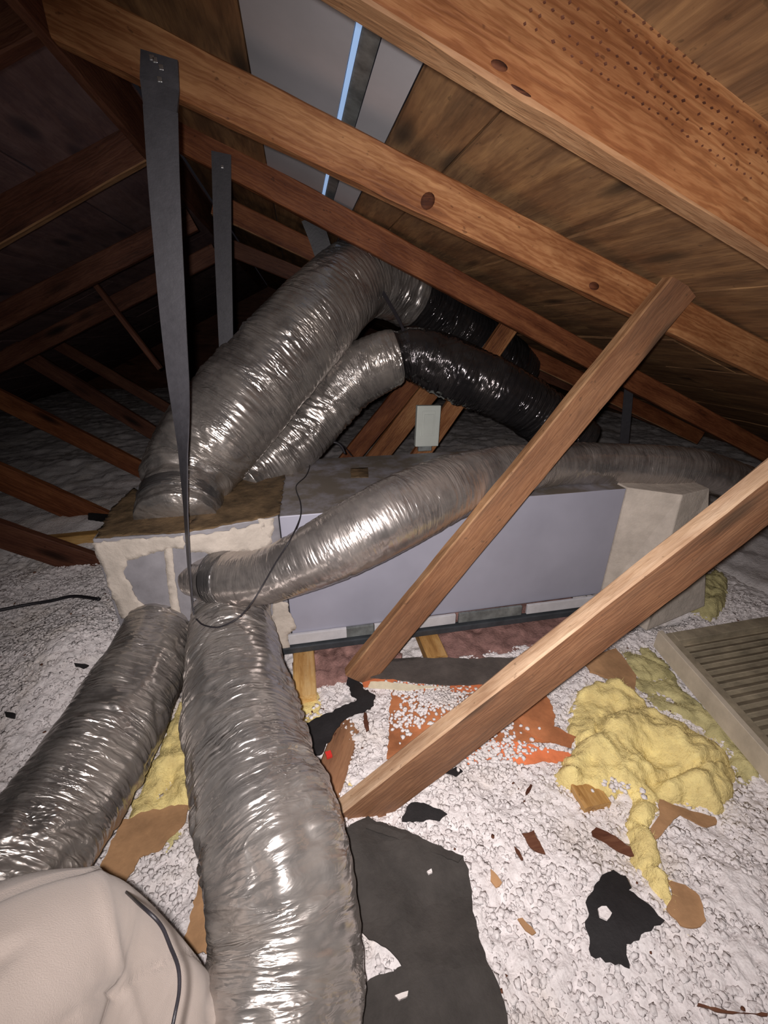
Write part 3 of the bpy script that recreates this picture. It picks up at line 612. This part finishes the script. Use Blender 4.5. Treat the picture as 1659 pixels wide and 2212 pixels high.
d4s = [(352, 1325, 1.42, 128), (338, 1375, 1.36, 140), (308, 1450, 1.24, 168), (250, 1560, 1.10, 200), (185, 1665, .98, 225), (110, 1775, .88, 245), (30, 1895, .79, 260), (-60, 2030, .72, 280)]
D4, P4, R4 = duct('flex_duct', d4s, M['foil_b'], 'wrinkled silver flex duct running from the plenum down to the lower left edge', 36, wr=.009, big=.008)
d5s = [(497, 1318, 1.42, 158), (499, 1360, 1.36, 168), (508, 1440, 1.22, 196), (527, 1560, 1.03, 228), (557, 1695, .89, 266), (588, 1795, .82, 292), (608, 1890, .775, 306), (616, 1990, .74, 318), (612, 2100, .70, 332), (603, 2230, .655, 350), (590, 2380, .61, 370), (560, 2600, .56, 390), (500, 2950, .52, 400), (380, 3500, .50, 400), (200, 4200, .50, 400)]
D5, P5, R5 = duct('flex_duct', d5s, M['foil'], 'large wrinkled silver flex duct in the foreground running down the bottom centre', 47, wr=.009, big=.008, seg=140, step=.003)
def ring(P, T, r, wid, mat, name, parent, seed=0):
    T = np.array(T, float); T /= np.linalg.norm(T); P = np.array(P, float)
    return tube(name, [P-T*wid/2, P-T*wid*.25, P+T*wid*.25, P+T*wid/2], [r*.985, r, r, r*.985], mat, parent, 72, wid/8, .003, 0, .02, .0, seed, True)
ring(P1[1], P1[2]-P1[0], R1[1]*1.02, .06, M['foil_d'], 'collar_tape', D1, 2)
ring(P1[8], np.array(P1[9])-P1[7], R1[8]*1.0, .07, M['foil'], 'collar_tape', D1, 3)
ring(P3[1], P3[2]-P3[0], R3[1]*1.05, .05, M['foil_d'], 'collar_tape', D3, 5)
ring(P5[1], P5[2]-P5[0], R5[1]*1.02, .03, M['foil_b'], 'collar_tape', D5, 6)
ring(P4[1], P4[2]-P4[0], R4[1]*1.02, .03, M['foil_b'], 'collar_tape', D4, 7)
tie = ring(P2[6], P2[7]-P2[5], R2[6]*.93, .012, M['wire'], 'tie_strap', D2, 8)
def quadpatch(name, px, dep, mat, parent, label=None):
    P = [ond(x, y, dep) for x, y in px]; n = np.cross(P[1]-P[0], P[3]-P[0]); n /= np.linalg.norm(n); n = n if n@_F > 0 else -n
    V = P+[p+n*.002 for p in P]; k = len(P)
    Fc = [tuple(range(k)), tuple(range(2*k-1, k-1, -1))]+[(i, (i+1) % k, (i+1) % k+k, i+k) for i in range(k)]
    return obj(name, V, Fc, mat, parent)
# ================================================================ STRAPS
def nail_heads(pts, parent):
    for p in pts: box('nail_head', p, (.009, .004, .009), M['steel'], parent, bev=.0015)
s1 = root('hanging_strap', 'tall charcoal duct strap hanging from the rafter to the plenum corner, nearest the camera', 'strap')
ribbon('webbing', [onv(347, 235, 1.185), onv(356, 420, 1.185), onv(375, 700, 1.18), onv(391, 900, 1.17), onv(399, 1060, 1.165), onv(408, 1220, 1.165), onv(419, 1345, 1.17)], [.066, .064, .06, .056, .05, .05, .045], .003, [0, .03, .08, .3, .9, 1.15, 1.2, 1.3], M['strap'], s1)
a = onv(345, 120, 1.19); b_ = onv(347, 245, 1.19); ribbon('strap_wrap', [a, (a+b_)/2, b_], [.068, .072, .062], .008, [.05, -.05, .05], M['strap'], s1)
nail_heads([onv(x, y, 1.181) for x, y in ((335, 130), (348, 146), (345, 172), (328, 125))], s1)
s2 = root('hanging_strap', 'second charcoal strap hanging behind the tall one, ending at the large silver duct', 'strap')
ribbon('webbing', [onv(478, 330, 1.93), onv(481, 500, 1.93), onv(487, 700, 1.92), onv(492, 850, 1.91)], [.066, .064, .058, .052], .003, [0, .1, .1, .2], M['strap'], s2)
nail_heads([onv(480, 360, 1.925)], s2)
s3 = root('hanging_strap', 'dark strap hanging in the shadow right of the long brace, above the narrow duct', 'strap')
ribbon('webbing', [onv(1362, 800, 2.3), onv(1355, 880, 2.3), onv(1348, 960, 2.3)], [.06, .06, .06], .003, [0, .1, .1], M['strap'], s3)
s4 = root('hanging_strap', 'short black strap behind the rafter just above the left duct peak', 'strap')
ribbon('webbing', [onv(672, 470, 2.2), onv(690, 520, 2.2), onv(712, 590, 2.2)], [.09, .085, .08], .003, [0, .1, .1], M['wire'], s4)
s5 = root('duct_sling', 'black sling strap from the left duct peak to the tie of the right duct', 'strap')
ribbon('webbing', [ond(772, 545, 1.79), ond(800, 590, 1.80), ond(838, 650, 1.80), ond(868, 705, 1.78), ond(880, 745, 1.77)], [.022, .02, .015, .012, .012], .003, [0, .1, .2, .2, .2], M['wire'], s5)
# wires
def wire(name, pts, r, label, cat='wire', mat='wire', seed=0):
    P = smooth_path(pts, 80); o = tube(name, P[::4], [r]*len(P[::4]), M[mat], None, 8, .004); return tag(o, label, cat)
wire('control_wire', [onz(760, 985, .60), onz(735, 958, .63), onz(705, 950, .63), onz(680, 965, .62), onz(668, 992, .60), onz(668, 1020, .597), onz(640, 1048, .597), onz(650, 1090, .597), ond(648, 1118, 1.36), ond(630, 1160, 1.17), ond(590, 1225, 1.18), ond(555, 1285, 1.18), ond(520, 1330, 1.13), ond(470, 1355, 1.13), ond(430, 1345, 1.17), ond(420, 1325, 1.20)], .0022, 'thin black wire looping over the narrow silver duct to the strap end')
wire('control_wire', [onv(745, 980, 1.96), onv(738, 965, 1.96), onv(725, 956, 1.96), onv(700, 955, 1.96), onv(680, 968, 1.94), onv(672, 985, 1.92)], .006, 'short thick black wire arching on the back edge of the metal duct')
box('wire_connector', onz(662, 993, .597), (.03, .02, .016), M['white'], None, bev=.005); tag(bpy.data.objects['wire_connector'], 'small white wire connector on the back edge of the metal duct', 'connector')
wire('floor_cable', [onf(-20, 1322, .02), onf(60, 1306, .02), onf(110, 1298, .02), onf(160, 1288, .025), onf(225, 1296, .02)], .007, 'black cable lying on the insulation at the left edge', 'cable')
# switch plate
sw = root('switch_plate', 'pale grey-green rocker switch plate standing behind the metal duct', 'switch')
c = onv(923, 920, 2.02); box('plate', c, (.122, .03, .205), M['paint'], sw, (0, .02, 0), .004)
box('rocker_frame', c+[0, -.0165, .015], (.066, .006, .125), M['paint'], sw, (0, .02, 0), .002); box('rocker', c+[0, -.021, .012], (.05, .006, .10), M['paint'], sw, (.05, .02, 0), .002)
box('bracket', c+[-.01, .0, -.112], (.07, .02, .03), M['gmetal'], sw)

# ================================================================ FLOOR DEBRIS
t = sheet('felt_strip', [(782, 1415), (940, 1422), (1200, 1425), (1190, 1478), (1060, 1476), (900, 1473), (782, 1464)], M['feltbrown'], 'long grey-brown felt strip lying below the metal duct between the braces', 'felt', .035, .006, .003, .004, 1)
t = sheet('orange_board', [(778, 1462), (900, 1472), (1060, 1478), (1062, 1492), (1000, 1496), (900, 1490), (786, 1484)], M['orangeb'], 'orange-edged paper strip just below the grey felt strip', 'paper', .022, .004, .003, .003, 2)
t = sheet('cream_paper', [(800, 1472), (880, 1478), (950, 1484), (880, 1492), (795, 1486)], M['cream'], 'narrow cream paper sliver on the orange strip', 'paper', .028, .002, .002, .002, 3)
sheet('kraft_board', [(845, 1490), (960, 1484), (1010, 1500), (1180, 1500), (1200, 1545), (1190, 1600), (1040, 1620), (835, 1640), (840, 1560)], M['orange'], 'orange-brown kraft facing partly covered by white flakes behind the thick brace', 'paper', .012, .003, .006, .006, 4)
sheet('orange_facing', [(990, 1640), (1060, 1602), (1120, 1604), (1235, 1626), (1225, 1640), (1140, 1648), (1060, 1640), (1000, 1655)], M['orangeb'], 'bright orange paper facing emerging right of the thick brace', 'paper', .014, .003, .005, .006, 5)
sheet('orange_facing', [(1120, 1548), (1180, 1560), (1245, 1590), (1235, 1612), (1180, 1600), (1130, 1575)], M['orange'], 'dull orange paper facing touching the yellow batt', 'paper', .02, .003, .005, .006, 6)
pl = lumber('floor_plank', onf(688, 1745, .004)+[.0, 0, -.02], onf(762, 1535, .004)+[.0, 0, -.02], .03, .085, M['brace'], tdir=(1, 0, 0), anchor='centre'); tag(pl, 'reddish brown plank half buried beside the foreground silver duct', 'plank')
sheet('torn_felt', [(752, 1455), (775, 1445), (776, 1468), (785, 1490), (795, 1492), (811, 1505), (800, 1530), (765, 1542), (745, 1555), (722, 1583), (715, 1600), (700, 1625), (682, 1634), (672, 1610), (672, 1600), (660, 1590), (635, 1572), (655, 1562), (700, 1540), (740, 1525), (770, 1515), (760, 1505), (755, 1490), (748, 1478)], M['felt'], 'ragged black felt scrap beside the foreground silver duct, above the plank', 'felt', .03, .005, .006, .010, 7, grid=.012)
sheet('red_cap', [(702, 1624), (714, 1620), (718, 1632), (706, 1637)], M['red'], 'tiny red plastic cap on the half buried plank', 'cap', .03, .008, .001, 0, 8, grid=.01)
sheet('felt_scrap', [(888, 1735), (915, 1735), (950, 1748), (966, 1758), (950, 1772), (900, 1772), (868, 1773), (878, 1745)], M['felt'], 'small black felt scrap below the foot of the thick brace', 'felt', .014, .004, .004, .006, 9)
sheet('felt_scrap', [(962, 1668), (985, 1655), (1000, 1664), (985, 1676)], M['felt'], 'tiny black felt scrap tucked under the right side of the thick brace', 'felt', .014, .004, .003, .004, 10, grid=.012)
sheet('felt_scrap', [(1308, 1885), (1325, 1878), (1352, 1890), (1360, 1905), (1358, 1920), (1390, 1945), (1412, 1965), (1435, 1990), (1415, 1998), (1395, 2010), (1372, 2028), (1355, 2034), (1362, 2088), (1320, 2075), (1278, 2060), (1275, 2020), (1266, 2000), (1274, 1970), (1270, 1935), (1285, 1910)], M['felt'], 'large jagged black felt scrap on the white insulation at lower right', 'felt', .012, .004, .005, .006, 11, grid=.012)
# foam flakes on the felt
sheet('white_flake', [(1292, 1962), (1310, 1957), (1322, 1972), (1312, 1987), (1296, 1980)], M['fluff'], 'white foam flake lying on the jagged black felt scrap', 'flake', .022, .005, .003, 0, 12, grid=.01)
sheet('white_flake', [(853, 2150), (868, 2144), (882, 2140), (880, 2152), (862, 2160)], M['fluff'], 'white foam flake near the bottom of the big grey felt sheet', 'flake', .042, .005, .003, 0, 82, grid=.01)
sheet('white_flake', [(922, 1882), (932, 1876), (934, 1884), (926, 1888)], M['fluff'], 'small white fleck in the middle of the big grey felt sheet', 'flake', .042, .005, .001, 0, 83, grid=.01)
sheet('felt_sheet', [(728, 1800), (752, 1790), (795, 1763), (860, 1790), (920, 1820), (1000, 1852), (1015, 1900), (1030, 2000), (1050, 2070), (1080, 2130), (1098, 2212), (1100, 2240), (780, 2240), (780, 2130), (830, 2105), (868, 2088), (850, 2062), (815, 2035), (775, 2005), (765, 1960)], M['feltgrey'], 'big dark grey felt sheet beside the foreground silver duct at the bottom', 'felt', .024, .005, .004, .012, 13, grid=.018)
sheet('felt_fold', [(800, 1776), (1000, 1850), (990, 1862), (900, 1826), (790, 1788)], M['feltgrey'], 'raised folded rim along the top of the big grey felt sheet', 'felt', .034, .004, .002, .002, 14, grid=.015)
for i, (px, nm, mt, lab, cat, off) in enumerate([
  ([(1128, 1800), (1153, 1793), (1178, 1845), (1165, 1842), (1145, 1830)], 'wood_chip', 'olddim', 'small triangular brown wood chip left of the dark slat', 'wood chip', .014),
  ([(1278, 1795), (1288, 1786), (1330, 1805), (1362, 1828), (1370, 1848), (1345, 1842), (1310, 1820), (1280, 1805)], 'wood_strip', 'olddim', 'dark brown wood slat beside the yellow batt tail', 'wood chip', .016),
  ([(1135, 1712), (1146, 1694), (1150, 1697), (1143, 1712), (1136, 1718)], 'splinter', 'olddim', 'tiny brown splinter left of the square wood block', 'wood chip', .012),
  ([(1111, 1828), (1122, 1838), (1130, 1858), (1126, 1858), (1115, 1842)], 'splinter', 'olddim', 'thin dark red splinter left of the triangular wood chip', 'wood chip', .012),
  ([(786, 1538), (792, 1540), (797, 1578), (791, 1582), (785, 1560)], 'splinter', 'olddim', 'upright brown splinter right of the ragged black felt', 'wood chip', .02),
  ([(1118, 1985), (1128, 1982), (1158, 2015), (1150, 2020), (1135, 2010)], 'paper_scrap', 'kraft', 'small tan paper scrap left of the jagged black felt', 'paper', .012),
  ([(1440, 1900), (1480, 1912), (1510, 1935), (1525, 1990), (1505, 2005), (1470, 2000), (1440, 1965), (1452, 1930)], 'kraft_scrap', 'kraft', 'tan kraft paper scrap under the end of the yellow batt tail', 'paper', .008),
  ([(1425, 1725), (1480, 1745), (1545, 1765), (1548, 1780), (1520, 1785), (1470, 1760), (1440, 1790), (1415, 1815), (1405, 1790), (1425, 1760)], 'kraft_scrap', 'kraft', 'tan kraft paper showing below the big yellow batt', 'paper', .010),
  ([(1060, 1875), (1075, 1890), (1085, 1905), (1072, 1915), (1060, 1900)], 'paper_scrap', 'kraft', 'crumpled tan scrap right of the big grey felt sheet', 'paper', .012),
  ([(1508, 2167), (1560, 2180), (1659, 2188), (1659, 2194), (1560, 2187), (1506, 2173)], 'twig', 'olddim', 'thin dark twig near the bottom right edge', 'twig', .014),
  ([(160, 1433), (192, 1437), (180, 1444), (170, 1440), (163, 1440)], 'bark_flake', 'felt', 'black bark flake on the insulation left of the silver duct', 'debris', .02),
  ([(9, 1537), (33, 1541), (31, 1551), (12, 1547)], 'bark_flake', 'felt', 'black bark flake near the left edge beside the silver duct', 'debris', .02),
  ([(190, 1108), (240, 1112), (236, 1126), (190, 1122)], 'felt_scrap', 'felt', 'small black scrap left of the top of the plenum box', 'felt', .03)]):
    sheet(nm, px, M[mt], lab, cat, off, .004, .0025, .003, 30+i, grid=.012)
wbk = lumber('wood_block', onf(1250, 1690, .0)+[0, 0, .0], onf(1290, 1750, .0)+[0, 0, -.004], .05, .075, M['stub'], anchor='centre', tdir=(1, .2, 0)); 
tag(wbk, 'square tan wooden block half buried below the big yellow batt', 'wood block')
sheet('brown_board', [(1260, 1425), (1330, 1400), (1375, 1460), (1372, 1490), (1330, 1468), (1275, 1450)], M['kraft'], 'tan board piece behind the big yellow batt, under the thick brace', 'paper', .014, .01, .003, .004, 60)
sheet('kraft_board', [(262, 1775), (330, 1745), (405, 1735), (400, 1770), (350, 1830), (300, 1850), (270, 1905), (205, 1905), (228, 1850)], M['kraft'], 'tan kraft paper between the two foreground silver ducts', 'paper', .012, .003, .006, .008, 61)
sheet('kraft_board', [(430, 1880), (475, 1860), (480, 2080), (440, 2060), (395, 2050), (420, 1960)], M['kraft'], 'shaded brown paper against the left side of the foreground duct', 'paper', .008, .003, .008, .01, 62)
yb = lumber('plank', onf(75, 1172, .02), onf(215, 1158, .02), .05, .06, M['stub'], anchor='centre', tdir=(0, 1, 0)); tag(yb, 'dim yellowish plank lying left of the plenum box', 'plank')

for i_, (cx_, cy_, sx, sy, k_) in enumerate([(950, 1510, .05, .035, 500), (880, 1560, .04, .03, 160), (1060, 1640, .07, .02, 300), (1030, 1585, .06, .025, 260), (1340, 1700, .03, .02, 60), (870, 1495, .03, .02, 120)]):
    q_ = onf(cx_, cy_, .01); r__ = np.random.default_rng(90+i_); xs_ = q_[0]+r__.normal(0, sx, k_); ys_ = q_[1]+r__.normal(0, sy, k_)
    bmx = bmesh.new(); bmesh.ops.create_icosphere(bmx, subdivisions=1, radius=1); B0 = np.array([v.co[:] for v in bmx.verts]); F0 = np.array([[v.index for v in f.verts] for f in bmx.faces]); bmx.free()
    sz = r__.uniform(.003, .008, k_)[:, None, None]; Vx = B0[None]*sz*(1+.35*r__.uniform(-1, 1, (k_, len(B0), 1)))*[1, 1, .7]
    Vx = Vx+np.stack([xs_, ys_, floor_h(xs_, ys_)+.028], -1)[:, None]
    o = obj('insulation_tufts', Vx.reshape(-1, 3), (F0[None]+(np.arange(k_)*len(B0))[:, None, None]).reshape(-1, 3), M['fluff'], ins, True); o['kind'] = 'stuff'
# batts
batt('fibreglass_batt', [(1283, 1466), (1334, 1460), (1374, 1488), (1406, 1520), (1442, 1534), (1493, 1552), (1540, 1588), (1580, 1624), (1598, 1668), (1594, 1706), (1565, 1738), (1526, 1731), (1470, 1722), (1424, 1717), (1400, 1712), (1359, 1700), (1312, 1706), (1262, 1698), (1218, 1680), (1195, 1660), (1218, 1626), (1247, 1601), (1229, 1565), (1236, 1510), (1254, 1481)], M['batt'], 'big lumpy yellow fibreglass batt at right below the thick brace', .085, .07, seed=2)
batt('fibreglass_batt', [(1362, 1700), (1395, 1698), (1424, 1715), (1431, 1744), (1406, 1776), (1413, 1805), (1424, 1838), (1431, 1881), (1457, 1925), (1475, 1957), (1492, 2012), (1475, 1986), (1439, 1950), (1403, 1903), (1374, 1867), (1366, 1813), (1359, 1758)], M['batt'], 'narrow yellow fibreglass tail trailing down from the big batt', .05, .025, seed=5)
batt('fibreglass_batt', [(1345, 1405), (1400, 1392), (1450, 1432), (1480, 1490), (1530, 1530), (1590, 1560), (1625, 1610), (1645, 1670), (1610, 1690), (1570, 1620), (1520, 1565), (1470, 1540), (1410, 1520), (1375, 1480), (1350, 1445)], M['battdim'], 'dusty flattened yellow fibreglass between the big batt and the vent grille', .035, .05, seed=9)
batt('fibreglass_batt', [(404, 1495), (410, 1560), (418, 1640), (425, 1700), (410, 1735), (350, 1748), (300, 1768), (265, 1790), (262, 1775), (300, 1700), (345, 1600), (380, 1520)], M['batt'], 'yellow fibreglass wedge between the two foreground silver ducts', .05, .05, seed=13)
batt('fibreglass_batt', [(640, 1495), (690, 1490), (696, 1530), (690, 1562), (655, 1570), (642, 1545)], M['batt'], 'small bright yellow fibreglass patch right of the foreground duct near the black felt', .02, .03, seed=17)
batt('fibreglass_batt', [(735, 1680), (768, 1672), (772, 1690), (740, 1702)], M['batt'], 'tiny yellow fibreglass tuft left of the foot of the thick brace', .012, .02, seed=19)
batt('fibreglass_batt', [(345, 1790), (390, 1775), (385, 1810), (360, 1840), (335, 1830)], M['battdim'], 'small dirty yellow tuft on the kraft paper between the ducts', .015, .02, seed=21)
batt('fibreglass_batt', [(1490, 1290), (1500, 1250), (1545, 1225), (1575, 1250), (1570, 1300), (1540, 1330), (1500, 1320)], M['battdim'], 'dull olive fibreglass piece leaning by the cream duct end', .06, .04, seed=23)

# vent grille
gr = root('vent_grille', 'dusty ivory louvered vent grille lying at the right edge', 'grille')
Pg = onz(1424, 1372, .10); Pe = onz(1659, 1640, .10); Pf = onz(1650, 1334, .10)
Yg = (Pe-Pg); Lg = np.linalg.norm(Yg)*1.25; Yg /= np.linalg.norm(Yg); Xg = Pf-Pg; Xg -= Yg*np.dot(Xg, Yg)*0; Wg = np.linalg.norm(Xg)+.10; Xg /= np.linalg.norm(Xg); Zg = np.cross(Yg, Xg); Zg = Zg if Zg[2] > 0 else -Zg; Zg /= np.linalg.norm(Zg)
def gbox(name, x0, x1, y0, y1, z0, z1, mat):
    V = [Pg+Xg*x+Yg*y+Zg*z for z in (z0, z1) for (x, y) in ((x0, y0), (x1, y0), (x1, y1), (x0, y1))]
    o = obj(name, V, [(0, 3, 2, 1), (4, 5, 6, 7), (0, 1, 5, 4), (1, 2, 6, 5), (2, 3, 7, 6), (3, 0, 4, 7)], mat, gr)
    bm = bmesh.new(); bm.from_mesh(o.data); bmesh.ops.recalc_face_normals(bm, faces=bm.faces); bmesh.ops.bevel(bm, geom=bm.edges, offset=.0012, segments=1, affect='EDGES'); bm.to_mesh(o.data); bm.free(); return o
gbox('outer_lip', -.002, .018, -.01, Lg, -.06, .012, M['grillef'])
gbox('frame_side', .02, .052, 0, Lg, -.06, .004, M['grille'])
gbox('frame_side', Wg-.05, Wg, 0, Lg, -.06, .004, M['grille'])
gbox('frame_end', .053, Wg-.051, 0, .045, -.06, .004, M['grille'])
gbox('frame_end', .053, Wg-.051, Lg-.04, Lg, -.06, .004, M['grille'])
gbox('back_plate', .053, Wg-.051, .046, Lg-.041, -.06, -.02, M['grille'])
nl = int((Lg-.1)/.028)
for i in range(nl):
    y = .055+i*.028; V = [Pg+Xg*x+Yg*yy+Zg*z for x in (.054, Wg-.052) for (yy, z) in ((y, -.019), (y+.021, -.004), (y+.024, -.006), (y+.004, -.0195))]
    obj('louver', V, [(0, 1, 2, 3), (7, 6, 5, 4), (0, 4, 5, 1), (1, 5, 6, 2), (2, 6, 7, 3), (3, 7, 4, 0)], M['grille'], gr)

# ================================================================ PERSON (bent knee in beige trousers at the lower left)
pr = root('person', 'bent knee of a crouching person in beige cotton trousers at the lower left', 'person')
K = ond(-75, 2272, .47)
pts = [K+[-.32, -.50, .07], K+[-.22, -.30, .08], K+[-.11, -.13, .055], K+[-.01, -.01, -.01], K+[.05, .03, -.09], K+[.155, -.0, -.2], K+[.16, -.08, -.34], K+[.15, -.16, float(-K[2]+.14)]]
rad = [.172, .172, .172, .162, .14, .105, .095, .075]
kn = tube('trouser_leg', pts, rad, M['cloth'], pr, 128, .006, .0, 0, .02, 0, 60)
me = kn.data; n_ = len(me.vertices); co = np.empty(n_*3); me.vertices.foreach_get('co', co); co = co.reshape(-1, 3); nn = np.empty(n_*3); me.vertices.foreach_get('normal', nn); nn = nn.reshape(-1, 3)
q = co-K; fold = .005*np.exp(-(vn(q[:, 0]*15+q[:, 1]*9, q[:, 1]*2.5, q[:, 2]*3, 71)/.09)**2)-.008*np.exp(-(vn(q[:, 0]*18-q[:, 1]*12+4, q[:, 2]*5, 0, 73)/.08)**2)+.016*vn(q[:, 0]*7, q[:, 1]*7, q[:, 2]*7, 72)
co = co+nn*fold[:, None]; me.vertices.foreach_set('co', co.ravel()); me.update()
ft = pts[-1]; tube('boot', [ft+[0, -.03, .05], ft+[0, 0, -.03], ft+[.03, .08, -.065], ft+[.05, .17, -.075]], [.06, .062, .05, .035], M['wire'], pr, 40, .01)
wire('black_cord', [ond(225, 1890, .85), ond(262, 1918, .66), ond(300, 1952, .47), ond(345, 1995, .44), ond(368, 2045, .42), ond(385, 2090, .40), ond(387, 2140, .385), ond(378, 2190, .37), ond(366, 2250, .36)], .0017, 'thin black cord hanging over the beige trouser knee', 'cord')
